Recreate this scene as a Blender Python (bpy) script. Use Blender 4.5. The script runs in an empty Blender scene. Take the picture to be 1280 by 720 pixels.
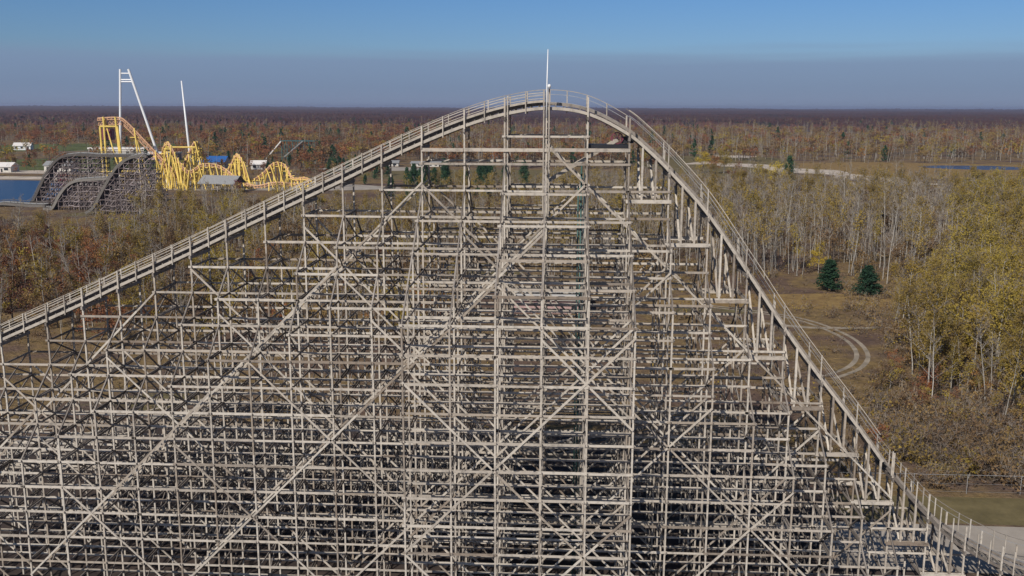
import bpy, math, random
import numpy as np
from mathutils import Vector, Matrix
random.seed(7)
rng = np.random.default_rng(7)
sc = bpy.context.scene
col = sc.collection
R = math.radians

# ------------------------------------------------------------------ helpers
class MB:
    """collects boxes / tubes and builds ONE mesh"""
    def __init__(s): s.v=[]; s.f=[]; s.m=[]
    def raw(s, v, f, m=0):
        b=len(s.v); s.v+= [tuple(p) for p in v]; s.f+=[tuple(i+b for i in q) for q in f]; s.m+=[m]*len(f); return s
    def box(s, c, d, m=0):
        x,y,z=c; a,b,h=d[0]/2,d[1]/2,d[2]/2
        v=[(x+i*a,y+j*b,z+k*h) for k in(-1,1) for j in(-1,1) for i in(-1,1)]
        return s.raw(v,[(0,2,3,1),(4,5,7,6),(0,1,5,4),(2,6,7,3),(0,4,6,2),(1,3,7,5)],m)
    def beam(s, p, q, w, h, up=(0,0,1), m=0):
        """box from p to q; h across 'up', w the other way"""
        p=Vector(p); q=Vector(q); d=(q-p).normalized(); u=Vector(up)
        if abs(d.dot(u))>.98: u=Vector((0,1,0)) if abs(d.y)<.9 else Vector((1,0,0))
        a=d.cross(u).normalized(); b=a.cross(d).normalized()
        v=[]
        for e in(p,q):
            for j in(-1,1):
                for i in(-1,1): v.append(e+a*(i*w/2)+b*(j*h/2))
        return s.raw(v,[(0,1,3,2),(4,6,7,5),(0,4,5,1),(2,3,7,6),(0,2,6,4),(1,5,7,3)],m)
    def tube(s, pts, r, n=8, m=0):
        pts=[Vector(p) for p in pts]; rr=r if isinstance(r,(list,tuple)) else [r]*len(pts)
        v=[];f=[]
        for i,p in enumerate(pts):
            d=(pts[min(i+1,len(pts)-1)]-pts[max(i-1,0)]).normalized()
            u=Vector((0,0,1)) if abs(d.z)<.9 else Vector((1,0,0))
            a=d.cross(u).normalized(); b=a.cross(d)
            for k in range(n):
                t=2*math.pi*k/n; v.append(p+(a*math.cos(t)+b*math.sin(t))*rr[i])
        for i in range(len(pts)-1):
            for k in range(n):
                k2=(k+1)%n; f.append((i*n+k,i*n+k2,(i+1)*n+k2,(i+1)*n+k))
        f.append(tuple(range(n-1,-1,-1))); f.append(tuple((len(pts)-1)*n+k for k in range(n)))
        return s.raw(v,f,m)
    def sweep(s, path, y, w, dz, h, m=0):
        """rectangular board swept along a list of (x,z); centre offset dz along z"""
        v=[];f=[]
        for i,(x,z) in enumerate(path):
            a=path[max(i-1,0)]; b=path[min(i+1,len(path)-1)]
            d=Vector((b[0]-a[0],b[1]-a[1])).normalized(); n=Vector((-d.y,d.x))
            cx,cz=x,z+dz
            for (j,k) in((-1,-1),(1,-1),(1,1),(-1,1)):
                v.append((cx+n.x*k*h/2, y+j*w/2, cz+n.y*k*h/2))
        for i in range(len(path)-1):
            for k in range(4):
                k2=(k+1)%4; f.append((i*4+k,(i+1)*4+k,(i+1)*4+k2,i*4+k2))
        L=(len(path)-1)*4
        f.append((0,1,2,3)); f.append((L+3,L+2,L+1,L))
        return s.raw(v,f,m)
    def build(s, name, mats, parent=None, smooth=False):
        me=bpy.data.meshes.new(name); me.from_pydata(s.v,[],s.f)
        if not isinstance(mats,(list,tuple)): mats=[mats]
        for k in mats: me.materials.append(k)
        if len(mats)>1: me.polygons.foreach_set('material_index',s.m)
        if smooth: me.polygons.foreach_set('use_smooth',[True]*len(me.polygons))
        me.update()
        o=bpy.data.objects.new(name,me); col.objects.link(o)
        if parent: o.parent=parent
        return o

def empty(name, loc=(0,0,0), rz=0):
    o=bpy.data.objects.new(name,None); col.objects.link(o); o.location=loc; o.rotation_euler.z=rz; o.empty_display_size=.5
    return o
def tag(o, label=None, cat=None, group=None, kind=None):
    if label: o['label']=label
    if cat: o['category']=cat
    if group: o['group']=group
    if kind: o['kind']=kind
    return o
def tri_mesh(name, V, T, mats, midx=None, tint=None):
    me=bpy.data.meshes.new(name)
    n=len(T); me.vertices.add(len(V)); me.vertices.foreach_set('co',np.asarray(V,np.float32).ravel())
    me.loops.add(n*3); me.loops.foreach_set('vertex_index',np.asarray(T,np.int32).ravel())
    me.polygons.add(n); me.polygons.foreach_set('loop_start',np.arange(0,n*3,3,dtype=np.int32))
    me.polygons.foreach_set('loop_total',np.full(n,3,np.int32))
    for k in mats: me.materials.append(k)
    if midx is not None: me.polygons.foreach_set('material_index',np.asarray(midx,np.int32))
    if tint is not None:
        a=me.attributes.new('tint','FLOAT','POINT'); a.data.foreach_set('value',np.asarray(tint,np.float32))
    me.update(); me.validate()
    return me

# ------------------------------------------------------------------ materials
def newmat(name):
    m=bpy.data.materials.new(name); m.use_nodes=True; nt=m.node_tree; nt.nodes.clear()
    return m, nt, nt.nodes, nt.links
def ramp(nodes, stops, interp='LINEAR'):
    r=nodes.new('ShaderNodeValToRGB'); cr=r.color_ramp; cr.interpolation=interp
    while len(cr.elements)>1: cr.elements.remove(cr.elements[-1])
    cr.elements[0].position=stops[0][0]; cr.elements[0].color=(*stops[0][1],1)
    for p,c in stops[1:]:
        e=cr.elements.new(p); e.color=(*c,1)
    return r
def mathn(nodes, links, op, a, b=None, clamp=False):
    n=nodes.new('ShaderNodeMath'); n.operation=op; n.use_clamp=clamp
    for i,v in enumerate((a,b)):
        if v is None: continue
        if isinstance(v,(int,float)): n.inputs[i].default_value=v
        else: links.new(v,n.inputs[i])
    return n.outputs[0]

def mat_wood(name, stops, scale=1.0, rough=.85, dark=.55):
    m,nt,N,L=newmat(name)
    out=N.new('ShaderNodeOutputMaterial'); b=N.new('ShaderNodeBsdfPrincipled'); L.new(b.outputs[0],out.inputs[0])
    g=N.new('ShaderNodeNewGeometry'); tc=N.new('ShaderNodeTexCoord')
    oi=N.new('ShaderNodeObjectInfo')
    s=mathn(N,L,'FRACT',mathn(N,L,'ADD',g.outputs['Random Per Island'],oi.outputs['Random']))
    r=ramp(N,stops); L.new(s,r.inputs[0])
    n1=N.new('ShaderNodeTexNoise'); n1.inputs['Scale'].default_value=2.2*scale; n1.inputs['Detail'].default_value=6; n1.inputs['Roughness'].default_value=.7
    L.new(tc.outputs['Object'],n1.inputs['Vector'])
    r2=ramp(N,[(.3,(dark,dark,dark)),(.52,(1,1,1)),(.75,(1.08,1.06,1.02))]); L.new(n1.outputs[0],r2.inputs[0])
    mx=N.new('ShaderNodeMix'); mx.data_type='RGBA'; mx.blend_type='MULTIPLY'; mx.inputs[0].default_value=1
    L.new(r.outputs[0],mx.inputs[6]); L.new(r2.outputs[0],mx.inputs[7]); L.new(mx.outputs[2],b.inputs['Base Color'])
    b.inputs['Roughness'].default_value=rough; b.inputs['Specular IOR Level'].default_value=.25
    return m
def mat_plain(name, c, rough=.6, metal=0., var=.15, scale=1.5, emis=None, spec=.4):
    m,nt,N,L=newmat(name)
    out=N.new('ShaderNodeOutputMaterial'); b=N.new('ShaderNodeBsdfPrincipled'); L.new(b.outputs[0],out.inputs[0])
    tc=N.new('ShaderNodeTexCoord'); n1=N.new('ShaderNodeTexNoise'); n1.inputs['Scale'].default_value=scale; n1.inputs['Detail'].default_value=5
    L.new(tc.outputs['Object'],n1.inputs['Vector'])
    lo=tuple(k*(1-var) for k in c); hi=tuple(min(1,k*(1+var)) for k in c)
    r=ramp(N,[(.3,lo),(.7,hi)]); L.new(n1.outputs[0],r.inputs[0]); L.new(r.outputs[0],b.inputs['Base Color'])
    b.inputs['Roughness'].default_value=rough; b.inputs['Metallic'].default_value=metal; b.inputs['Specular IOR Level'].default_value=spec
    if emis: b.inputs['Emission Color'].default_value=(*emis[0],1); b.inputs['Emission Strength'].default_value=emis[1]
    return m
def mat_leaf(name, stops, transl=.35, jit=.16):
    m,nt,N,L=newmat(name)
    out=N.new('ShaderNodeOutputMaterial')
    oi=N.new('ShaderNodeObjectInfo'); at=N.new('ShaderNodeAttribute'); at.attribute_name='tint'; g=N.new('ShaderNodeNewGeometry')
    s=mathn(N,L,'FRACT',mathn(N,L,'ADD',oi.outputs['Random'],at.outputs['Fac']))
    isl=mathn(N,L,'MULTIPLY',mathn(N,L,'SUBTRACT',g.outputs['Random Per Island'],.5),jit)
    s=mathn(N,L,'ADD',s,isl,True)
    r=ramp(N,stops); L.new(s,r.inputs[0])
    d=N.new('ShaderNodeBsdfDiffuse'); t=N.new('ShaderNodeBsdfTranslucent'); mx=N.new('ShaderNodeMixShader'); mx.inputs[0].default_value=transl
    L.new(r.outputs[0],d.inputs[0]); L.new(r.outputs[0],t.inputs[0]); L.new(d.outputs[0],mx.inputs[1]); L.new(t.outputs[0],mx.inputs[2]); L.new(mx.outputs[0],out.inputs[0])
    return m

M={}
WOOD=[(0,(.26,.215,.175)),(.12,(.41,.36,.305)),(.4,(.50,.445,.38)),(.7,(.58,.525,.455)),(.86,(.47,.41,.345)),(.95,(.33,.275,.22)),(1,(.24,.19,.15))]
M['wood']=mat_wood('weathered_wood',WOOD)
M['brownshade']=mat_wood('brown_shade_board',[(0,(.13,.11,.095)),(.3,(.20,.172,.15)),(.7,(.28,.245,.215)),(1,(.36,.32,.285))])  # brown timber; on transverse members the dark tone stands in for shade
M['deck']=mat_wood('deck_wood',[(0,(.36,.315,.265)),(.5,(.46,.41,.35)),(1,(.54,.49,.425))],dark=.62)
M['darkwood']=mat_wood('dark_wood',[(0,(.10,.088,.08)),(.5,(.16,.145,.13)),(1,(.22,.20,.18))])
M['galv']=mat_plain('galvanised_steel',(.42,.42,.42),.45,.4)
M['dark']=mat_plain('dark_steel',(.03,.03,.035),.5,.3)
M['maroon']=mat_plain('maroon_paint',(.16,.04,.06),.5)
M['white']=mat_plain('white_paint',(.8,.8,.8),.4,var=.04)
M['lampglow']=mat_plain('lamp_lens',(.8,.8,.8),.2,var=.02)
M['greenpipe']=mat_plain('pale_green_post',(.30,.38,.36),.6)
M['yellow']=mat_plain('yellow_paint',(.80,.58,.14),.6,var=.16,scale=.3)
M['salmon']=mat_plain('salmon_track',(.58,.34,.20),.6,var=.15)
M['roofgrey']=mat_plain('grey_shingle',(.27,.27,.27),.8,var=.25,scale=3)
M['blue']=mat_plain('blue_roof',(.03,.12,.36),.5)
M['cream']=mat_plain('cream_siding',(.55,.52,.47),.7)
M['whiteroof']=mat_plain('white_roof',(.74,.70,.66),.6,var=.08)
M['slidegreen']=mat_plain('green_steel',(.05,.11,.10),.5)
M['concrete']=mat_plain('pale_concrete',(.62,.58,.52),.85,var=.12,scale=.4)
M['pinkwall']=mat_plain('pink_block',(.42,.28,.26),.8,var=.2)
M['window']=mat_plain('dark_glass',(.02,.025,.03),.15)
M['asphalt']=mat_plain('pale_asphalt',(.36,.315,.265),.9,var=.25,scale=.25)
M['sand']=mat_plain('pale_sand',(.52,.44,.36),.95,var=.22,scale=.12)
M['dirt']=mat_plain('trail_dirt',(.30,.25,.19),.95,var=.35,scale=.5)
M['bark_pale']=mat_wood('pale_bark',[(0,(.28,.255,.22)),(.5,(.38,.35,.31)),(1,(.50,.465,.41))],scale=.8,dark=.4)
M['bark_dark']=mat_wood('dark_bark',[(0,(.07,.055,.045)),(1,(.14,.11,.09))])
M['twig']=mat_leaf('twigs',[(0,(.24,.195,.165)),(.5,(.33,.28,.235)),(1,(.38,.31,.23))],.25)
M['leaf_ochre']=mat_leaf('ochre_leaves',[(0,(.24,.17,.055)),(.5,(.34,.24,.065)),(1,(.42,.30,.07))])
M['leaf_gold']=mat_leaf('golden_leaves',[(0,(.27,.205,.055)),(.5,(.37,.275,.06)),(1,(.45,.34,.075))])
M['leaf_yellow']=mat_leaf('yellow_leaves',[(0,(.55,.40,.06)),(1,(.68,.52,.08))])
M['leaf_rust']=mat_leaf('rust_leaves',[(0,(.17,.085,.06)),(.4,(.27,.125,.07)),(.8,(.36,.15,.07)),(1,(.40,.23,.08))])
M['leaf_brown']=mat_leaf('brown_leaves',[(0,(.16,.105,.07)),(.5,(.26,.17,.09)),(1,(.36,.24,.095))])
M['leaf_maroon']=mat_leaf('maroon_leaves',[(0,(.20,.02,.05)),(1,(.30,.03,.07))])
M['needle']=mat_leaf('conifer_needles',[(0,(.03,.062,.038)),(.5,(.042,.085,.045)),(1,(.06,.105,.06))],.15)

def mat_water():
    m,nt,N,L=newmat('lake_water'); out=N.new('ShaderNodeOutputMaterial'); b=N.new('ShaderNodeBsdfPrincipled'); L.new(b.outputs[0],out.inputs[0])
    b.inputs['Base Color'].default_value=(.02,.055,.13,1); b.inputs['Specular IOR Level'].default_value=.25; b.inputs['Roughness'].default_value=.3; b.inputs['IOR'].default_value=1.33
    n=N.new('ShaderNodeTexNoise'); n.inputs['Scale'].default_value=.8; tc=N.new('ShaderNodeTexCoord'); L.new(tc.outputs['Object'],n.inputs['Vector'])
    bp=N.new('ShaderNodeBump'); bp.inputs['Strength'].default_value=.6; bp.inputs['Distance'].default_value=.25; L.new(n.outputs[0],bp.inputs['Height']); L.new(bp.outputs[0],b.inputs['Normal'])
    return m
M['water']=mat_water(); M['pond']=mat_water(); M['pond'].node_tree.nodes['Principled BSDF'].inputs['Base Color'].default_value=(.045,.045,.075,1)

def mat_ground():
    m,nt,N,L=newmat('autumn_ground'); out=N.new('ShaderNodeOutputMaterial'); b=N.new('ShaderNodeBsdfPrincipled'); L.new(b.outputs[0],out.inputs[0])
    tc=N.new('ShaderNodeTexCoord')
    def noise(s,d=6,r=.6):
        n=N.new('ShaderNodeTexNoise'); n.inputs['Scale'].default_value=s; n.inputs['Detail'].default_value=d; n.inputs['Roughness'].default_value=r
        L.new(tc.outputs['Object'],n.inputs['Vector']); return n.outputs[0]
    r=ramp(N,[(.30,(.105,.07,.06)),(.42,(.165,.11,.08)),(.50,(.24,.165,.075)),(.58,(.15,.105,.085)),(.66,(.17,.145,.07)),(.76,(.29,.20,.10))]); L.new(noise(.03),r.inputs[0])
    r2=ramp(N,[(.3,(.5,.5,.5)),(.55,(1,1,1)),(.75,(1.4,1.35,1.25))]); L.new(noise(.45,9,.75),r2.inputs[0])
    mx=N.new('ShaderNodeMix'); mx.data_type='RGBA'; mx.blend_type='MULTIPLY'; mx.inputs[0].default_value=1
    L.new(r.outputs[0],mx.inputs[6]); L.new(r2.outputs[0],mx.inputs[7]); L.new(mx.outputs[2],b.inputs['Base Color'])
    b.inputs['Roughness'].default_value=1; b.inputs['Specular IOR Level'].default_value=.1
    bp=N.new('ShaderNodeBump'); bp.inputs['Distance'].default_value=.4; L.new(noise(1.3,8),bp.inputs['Height']); L.new(bp.outputs[0],b.inputs['Normal'])
    return m
M['ground']=mat_ground()
def mat_grass(name,a,bc):
    m,nt,N,L=newmat(name); out=N.new('ShaderNodeOutputMaterial'); b=N.new('ShaderNodeBsdfPrincipled'); L.new(b.outputs[0],out.inputs[0])
    tc=N.new('ShaderNodeTexCoord'); n=N.new('ShaderNodeTexNoise'); n.inputs['Scale'].default_value=.3; n.inputs['Detail'].default_value=9; n.inputs['Roughness'].default_value=.75
    L.new(tc.outputs['Object'],n.inputs['Vector']); r=ramp(N,[(.35,a),(.65,bc)]); L.new(n.outputs[0],r.inputs[0]); L.new(r.outputs[0],b.inputs['Base Color']); b.inputs['Roughness'].default_value=1
    b.inputs['Specular IOR Level'].default_value=.1
    return m
M['grass']=mat_grass('olive_grass',(.11,.09,.045),(.20,.16,.08))
M['shadesoil']=mat_grass('shade_dark_soil',(.035,.028,.028),(.085,.065,.055))  # dark earth, with shade inside the coaster frame put into its colour
M['lawn']=mat_grass('park_lawn',(.08,.10,.035),(.14,.15,.06))
M['tangrass']=mat_grass('dry_grass',(.17,.105,.05),(.33,.225,.09))
def mat_canopy():
    m,nt,N,L=newmat('distant_canopy'); out=N.new('ShaderNodeOutputMaterial'); b=N.new('ShaderNodeBsdfPrincipled'); L.new(b.outputs[0],out.inputs[0])
    tc=N.new('ShaderNodeTexCoord')
    v=N.new('ShaderNodeTexVoronoi'); v.inputs['Scale'].default_value=.05; L.new(tc.outputs['Object'],v.inputs['Vector'])
    n=N.new('ShaderNodeTexNoise'); n.inputs['Scale'].default_value=.0022; n.inputs['Detail'].default_value=5; L.new(tc.outputs['Object'],n.inputs['Vector'])
    sp=N.new('ShaderNodeSeparateColor'); L.new(v.outputs['Color'],sp.inputs[0])
    s=mathn(N,L,'ADD',mathn(N,L,'MULTIPLY',sp.outputs[0],.35),mathn(N,L,'MULTIPLY',n.outputs[0],.75))
    r=ramp(N,[(.25,(.025,.035,.035)),(.40,(.06,.042,.045)),(.52,(.09,.048,.046)),(.64,(.105,.055,.048)),(.76,(.08,.066,.058)),(.9,(.11,.085,.065))]); L.new(s,r.inputs[0]); L.new(r.outputs[0],b.inputs['Base Color'])
    b.inputs['Roughness'].default_value=1; b.inputs['Specular IOR Level'].default_value=0
    return m
M['canopy']=mat_canopy()

# ------------------------------------------------------------------ camera
H=39.0
cam=bpy.data.cameras.new('camera'); co=bpy.data.objects.new('camera',cam); col.objects.link(co)
cam.sensor_width=36; cam.lens=1200/1280*36; cam.clip_end=60000; cam.clip_start=.5
Mx=Matrix.Rotation(R(2.86),4,'Z')@Matrix.Rotation(math.pi/2-R(10.67),4,'X')@Matrix.Rotation(R(.22),4,'Z')
co.matrix_world=Matrix.Translation((0,0,H))@Mx
sc.camera=co

# ------------------------------------------------------------------ world + sun
SUN_EL, SUN_AZ = 36, 27      # azimuth: degrees to the left of straight behind the camera
w=bpy.data.worlds.new('World'); sc.world=w; w.use_nodes=True; nt=w.node_tree; N=nt.nodes; L=nt.links; N.clear()
out=N.new('ShaderNodeOutputWorld'); bg=N.new('ShaderNodeBackground'); L.new(bg.outputs[0],out.inputs[0])
sky=N.new('ShaderNodeTexSky'); sky.sky_type='NISHITA'; sky.sun_disc=False; sky.sun_elevation=R(SUN_EL)
sdir=Vector((-math.sin(R(SUN_AZ))*math.cos(R(SUN_EL)),-math.cos(R(SUN_AZ))*math.cos(R(SUN_EL)),math.sin(R(SUN_EL))))
sky.sun_rotation=math.atan2(sdir.x,sdir.y); sky.air_density=1.0; sky.dust_density=.6; sky.ozone_density=2.0
tc=N.new('ShaderNodeTexCoord'); sep=N.new('ShaderNodeSeparateXYZ'); L.new(tc.outputs['Generated'],sep.inputs[0])
mp=N.new('ShaderNodeMapping'); mp.inputs['Scale'].default_value=(2.2,2.2,60); L.new(tc.outputs['Generated'],mp.inputs[0])
nz=N.new('ShaderNodeTexNoise'); nz.inputs['Scale'].default_value=1.6; nz.inputs['Detail'].default_value=5; L.new(mp.outputs[0],nz.inputs['Vector'])
zz=mathn(N,L,'ADD',sep.outputs['Z'],mathn(N,L,'MULTIPLY',mathn(N,L,'SUBTRACT',nz.outputs[0],.5),.022))
# clear sky above: a deep blue that pales downwards; a long grey-violet cloud bank lies on the horizon
tint=ramp(N,[(0,(.80,1.04,1.6)),(.12,(.62,1.0,1.6)),(.3,(.6,.85,1.2)),(1,(.9,.95,1))]); L.new(sep.outputs['Z'],tint.inputs[0])
mul=N.new('ShaderNodeMix'); mul.data_type='RGBA'; mul.blend_type='MULTIPLY'; mul.inputs[0].default_value=1
L.new(sky.outputs[0],mul.inputs[6]); L.new(tint.outputs[0],mul.inputs[7])
fac=N.new('ShaderNodeMapRange'); fac.interpolation_type='SMOOTHSTEP'; fac.inputs['From Min'].default_value=.040; fac.inputs['From Max'].default_value=.064; fac.inputs['To Min'].default_value=.85; fac.inputs['To Max'].default_value=0
L.new(zz,fac.inputs[0])
bank=ramp(N,[(0,(4.2,5.2,7.9)),(.02,(3.7,5.0,7.8)),(.05,(4.0,5.6,8.6))]); L.new(sep.outputs['Z'],bank.inputs[0])
mx=N.new('ShaderNodeMix'); mx.data_type='RGBA'; L.new(fac.outputs[0],mx.inputs[0]); L.new(mul.outputs[2],mx.inputs[6]); L.new(bank.outputs[0],mx.inputs[7])
L.new(mx.outputs[2],bg.inputs[0]); bg.inputs[1].default_value=.05
sl=bpy.data.lights.new('sun','SUN'); so=bpy.data.objects.new('sun',sl); col.objects.link(so)
sl.energy=4.2; sl.angle=R(.6); sl.color=(1,.94,.85); so.rotation_euler=sdir.to_track_quat('Z','Y').to_euler(); so.location=(-80,-80,120)
sc.view_settings.view_transform='Standard'; sc.view_settings.look='None'; sc.view_settings.exposure=0; sc.view_settings.gamma=1

# ================================================================== MAIN COASTER
TP=[(-56,15.3),(-52,17.1),(-45.03,20.37),(-40.82,22.22),(-37.83,23.57),(-34.92,24.97),(-31.98,26.29),(-28.94,27.70),(-26.0,29.12),(-22.89,30.58),(-19.82,32.02),(-16.72,33.47),(-13.66,34.95),(-10.57,36.34),(-7.33,37.62),(-4.25,38.52),(-1.13,38.95),(1.99,38.55),(5.12,37.02),(6.7,35.75),(8.19,34.35),(11.25,31.05),(14.41,26.65),(17.70,21.95),(20.41,18.4),(23.49,14.55),(26.49,10.6),(28.2,8.55),(29.5,7.2),(31.1,5.6),(32.6,4.55),(34.0,3.75),(35.5,3.0),(37.3,2.2),(40,1.5),(44,1.3),(48,1.5),(54,3)]
def interp(pts):
    X=[p[0] for p in pts]; Z=[p[1] for p in pts]; n=len(X)
    mth=[0]*n
    for i in range(n):
        a=max(i-1,0); b=min(i+1,n-1); mth[i]=(Z[b]-Z[a])/(X[b]-X[a])
    def f(x):
        if x<=X[0]: return Z[0]
        if x>=X[-1]: return Z[-1]
        i=max(j for j in range(n-1) if X[j]<=x); h=X[i+1]-X[i]; t=(x-X[i])/h
        return (2*t**3-3*t*t+1)*Z[i]+(t**3-2*t*t+t)*h*mth[i]+(-2*t**3+3*t*t)*Z[i+1]+(t**3-t*t)*h*mth[i+1]
    return f
tz=interp(TP)
LEV=[32.72+2.047*2-2.047*j for j in range(19)]      # 36.8 down to ~0

def hill(root, bents, tzf, Y0n, Y0f, step, tops, levels, fam, ground=0., post=.12, lname='ledger', wood=None, nled=100, double=()):
    """bents: [(k,x)], tops(k)-> list of top z for planes 0..n ; builds bents (posts and braces as sub-parts), ledgers and long diagonals"""
    wood=wood or M['wood']
    info={}
    for k,x in bents:
        T=tops(k); info[k]=(x,T)
        mb=MB()                              # the bent's own mesh: girts and top cap
        jx=lambda: random.uniform(-.006,.006)
        cap=T[0]-.12
        mb.beam((x+.0,Y0n-.25,cap),(x,Y0f+.25,cap),.14,.26)
        for z in levels:
            if z>T[0]-.8 or z<ground+.4: continue
            n=max(p for p in range(len(T)) if T[p]>=z-.05)
            off=post/2+.035
            mb.beam((x+off,Y0n-n*step-.28,z+jx()),(x+off,Y0f+n*step+.28,z+jx()),.05,.16)
            if random.random()<.3: mb.beam((x-off,Y0n-n*step-.22,z+jx()),(x-off,Y0f+n*step+.22,z+jx()),.05,.16)
        b=mb.build('bent',M['brownshade'],root)  # girts darkened by colour, as if turned from the sun
        for s,Y0 in((-1,Y0n),(1,Y0f)):
            for p,tp in enumerate(T):
                y=Y0+s*p*step
                top=tp+((2.05 if x>24 else (1.45 if x<5.5 else .1)) if p==0 and s<0 else (1.6 if p==0 else .12))
                q=MB()
                z0=ground-.3; z1=top
                # a post is spliced from lengths that never line up perfectly
                zc=z0; 
                while zc<z1-.01:
                    ze=min(z1,zc+random.choice((4.9,6.1,6.1,7.3)))
                    if z1-ze<1.2: ze=z1
                    dx=random.uniform(-.015,.015); dy=random.uniform(-.015,.015)
                    q.box((x+dx,y+dy,(zc+ze)/2),(post,post,ze-zc)); zc=ze
                if k in double and p==0:
                    q.box((x+post*1.7,y+.02,(tp-8+top)/2),(post*.8,post,top-tp+8))
                q.build('post',wood,b)
            for p in range(len(T)-1):        # outriggers: sloping leg from plane p down to plane p+1
                zt=T[p+1]; y0=Y0+s*p*step; y1=Y0+s*(p+1)*step
                q=MB().beam((x,y0,zt+2.05),(x,y1,zt+.02),.13,.10,up=(1,0,0)); q.build('outrigger',M['brownshade'],b)
                # alternate diagonals in the outrigger panels
                zs=[z for z in levels if z<=zt+.05 and z>ground+.5]
                for i in range(0,len(zs)-1,2):
                    a,c=(y0,y1) if (i//2)%2 else (y1,y0)
                    zb=zs[i+1]
                    q=MB().beam((x-post*.75,a,zs[i]),(x-post*.75,c,zb),.15,.045,up=(1,0,0)); q.build('cross_brace',M['brownshade'],b)
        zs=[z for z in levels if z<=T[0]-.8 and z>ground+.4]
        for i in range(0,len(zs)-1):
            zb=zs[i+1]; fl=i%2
            q=MB().beam((x+post*.75+.06,Y0n,zs[i]-.06),(x+post*.75+.06,Y0f,zb+.06),.13,.045,up=(1,0,0)); q.build('cross_brace',M['brownshade'],b)
            if i<9 or fl: q=MB().beam((x-post*.75-.06,Y0f,zs[i]-.06),(x-post*.75-.06,Y0n,zb+.06),.13,.045,up=(1,0,0)); q.build('cross_brace',M['brownshade'],b)
    ks=[k for k,_ in bents]; bx=[x for _,x in bents]
    np_=max(len(i[1]) for i in info.values())
    beams=[]
    for s,Y0 in((-1,Y0n),(1,Y0f)):
        for p in range(np_):
            y=Y0+s*p*step; yo=y+s*(post/2+.035) 
            for z in levels:
                if z<ground+.4: continue
                run=[]
                runs=[]
                for k in ks:
                    T=info[k][1]
                    if p<len(T) and T[p]-(.6 if p==0 else -.05)>=z: run.append(k)
                    else:
                        if len(run)>1: runs.append(run)
                        run=[]
                if len(run)>1: runs.append(run)
                for run in runs:
                    q=MB(); i=0
                    while i<len(run)-1:
                        e=min(i+random.choice((1,2,2,3)),len(run)-1)
                        xa=info[run[i]][0]-.18; xb=info[run[e]][0]+.18
                        jz=random.uniform(-.02,.02); hh=random.choice((.15,.17,.17,.19)); th=random.choice((.04,.05,.06))
                        off=s*(.0 if (i%2) else .012)
                        za=z+random.uniform(-.012,.012)+jz; zb=z+random.uniform(-.012,.012)+jz
                        q.beam((xa,yo+off+s*th/2,za),(xb,yo+off+s*th/2,zb),th,hh)
                        i=e
                    if q.v: beams.append((((1 if s<0 else 0)*10+p)*1000+len(run),q))
            # long diagonals on this plane
            for sg,c0,cs in (fam if s<0 or p in(0,1) else []):
                for c in cs:
                    # z = c0+c + sg*x
                    seg=[]
                    X0=info[ks[0]][0]; X1=info[ks[-1]][0]; n=int((X1-X0)/.4)
                    for i in range(n+1):
                        x=X0+(X1-X0)*i/n; z=c0+c+sg*x
                        kk=min(ks,key=lambda k:abs(info[k][0]-x)); T=info[kk][1]
                        top=(min(tzf(x),T[0]+1)-1.0) if p==0 else (T[p] if p<len(T) else -9)
                        if z>ground+.3 and z<top: seg.append((x,z))
                        else:
                            if len(seg)>6: dseg(root,seg,y+s*(post/2+.10),s,wood,bx)
                            seg=[]
                    if len(seg)>6: dseg(root,seg,y+s*(post/2+.10),s,wood,bx)
    beams.sort(key=lambda t:-t[0])
    for sc_,q in beams[:nled]: q.build(lname,wood,root)
    if len(beams)>nled:
        a=MB()
        for sc_,q in beams[nled:]: a.raw(q.v,q.f)
        o=a.build('rear_'+lname+'s',wood,root); o['kind']='stuff'
def dseg(root,seg,y,s,wood,xs=None):
    x0,x1=seg[0][0],seg[-1][0]; sl=(seg[-1][1]-seg[0][1])/(x1-x0)
    xi=[x for x in xs if x0-.25<=x<=x1+.25]
    if len(xi)<3: return
    seg=[(xi[0],seg[0][1]+sl*(xi[0]-x0)),(xi[-1],seg[0][1]+sl*(xi[-1]-x0))]
    q=MB(); i=0; n=len(seg)
    (xa,za),(xb,zb)=seg[0],seg[-1]; Ltot=math.hypot(xb-xa,zb-za); t=0
    while t<Ltot-.01:
        e=min(Ltot,t+random.choice((4.3,4.9,6.1)))
        if Ltot-e<1: e=Ltot
        u0=max(0,t-.25)/Ltot; u1=min(Ltot,e+.25)/Ltot; o=s*(.0 if i%2 else .045)
        q.beam((xa+(xb-xa)*u0,y+o,za+(zb-za)*u0),(xa+(xb-xa)*u1,y+o,za+(zb-za)*u1),.045,random.choice((.13,.15)),up=(0,0,1))
        t=e; i+=1
    q.build('long_brace',wood,root)

main=empty('wooden_coaster',(0,75,0))
tag(main,'tall weathered grey wooden coaster hill in front, with rounded crest and steep drop','roller coaster')
main.location=(0,0,0)
XB={}
lx=[-51,-47.9,-44.95,-41.0,-37.95,-34.95,-31.98,-28.94,-26.0,-22.89,-19.82,-16.72,-13.66,-10.57,-7.33,-4.25,-1.13,1.99,5.12,8.19,11.25,14.35,17.45,20.5,23.5,26.5,29.5,32.6,35.6,38.6,41.6,44.6]
bents=[(i-16,x) for i,x in enumerate(lx)]
def lv_below(z):
    c=[l for l in LEV if l<=z+.01]; return c[0] if c else 0
def tops_main(k):
    x=dict(bents)[k]; t=tz(x)-.25
    T=[t]
    if -1<=k<=1: return T+[LEV[2],LEV[3],LEV[4],LEV[5]]
    if k in(-3,-2,2): return T+[LEV[3],LEV[4],LEV[5],LEV[6]]
    a=lv_below(t-2.2); i=LEV.index(a) if a in LEV else 99
    if i+1<17: T.append(LEV[i+1])
    if i+3<17 : T.append(LEV[i+3])
    if i+9<17 and k>2 and False: T.append(LEV[i+9])
    return T
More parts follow.
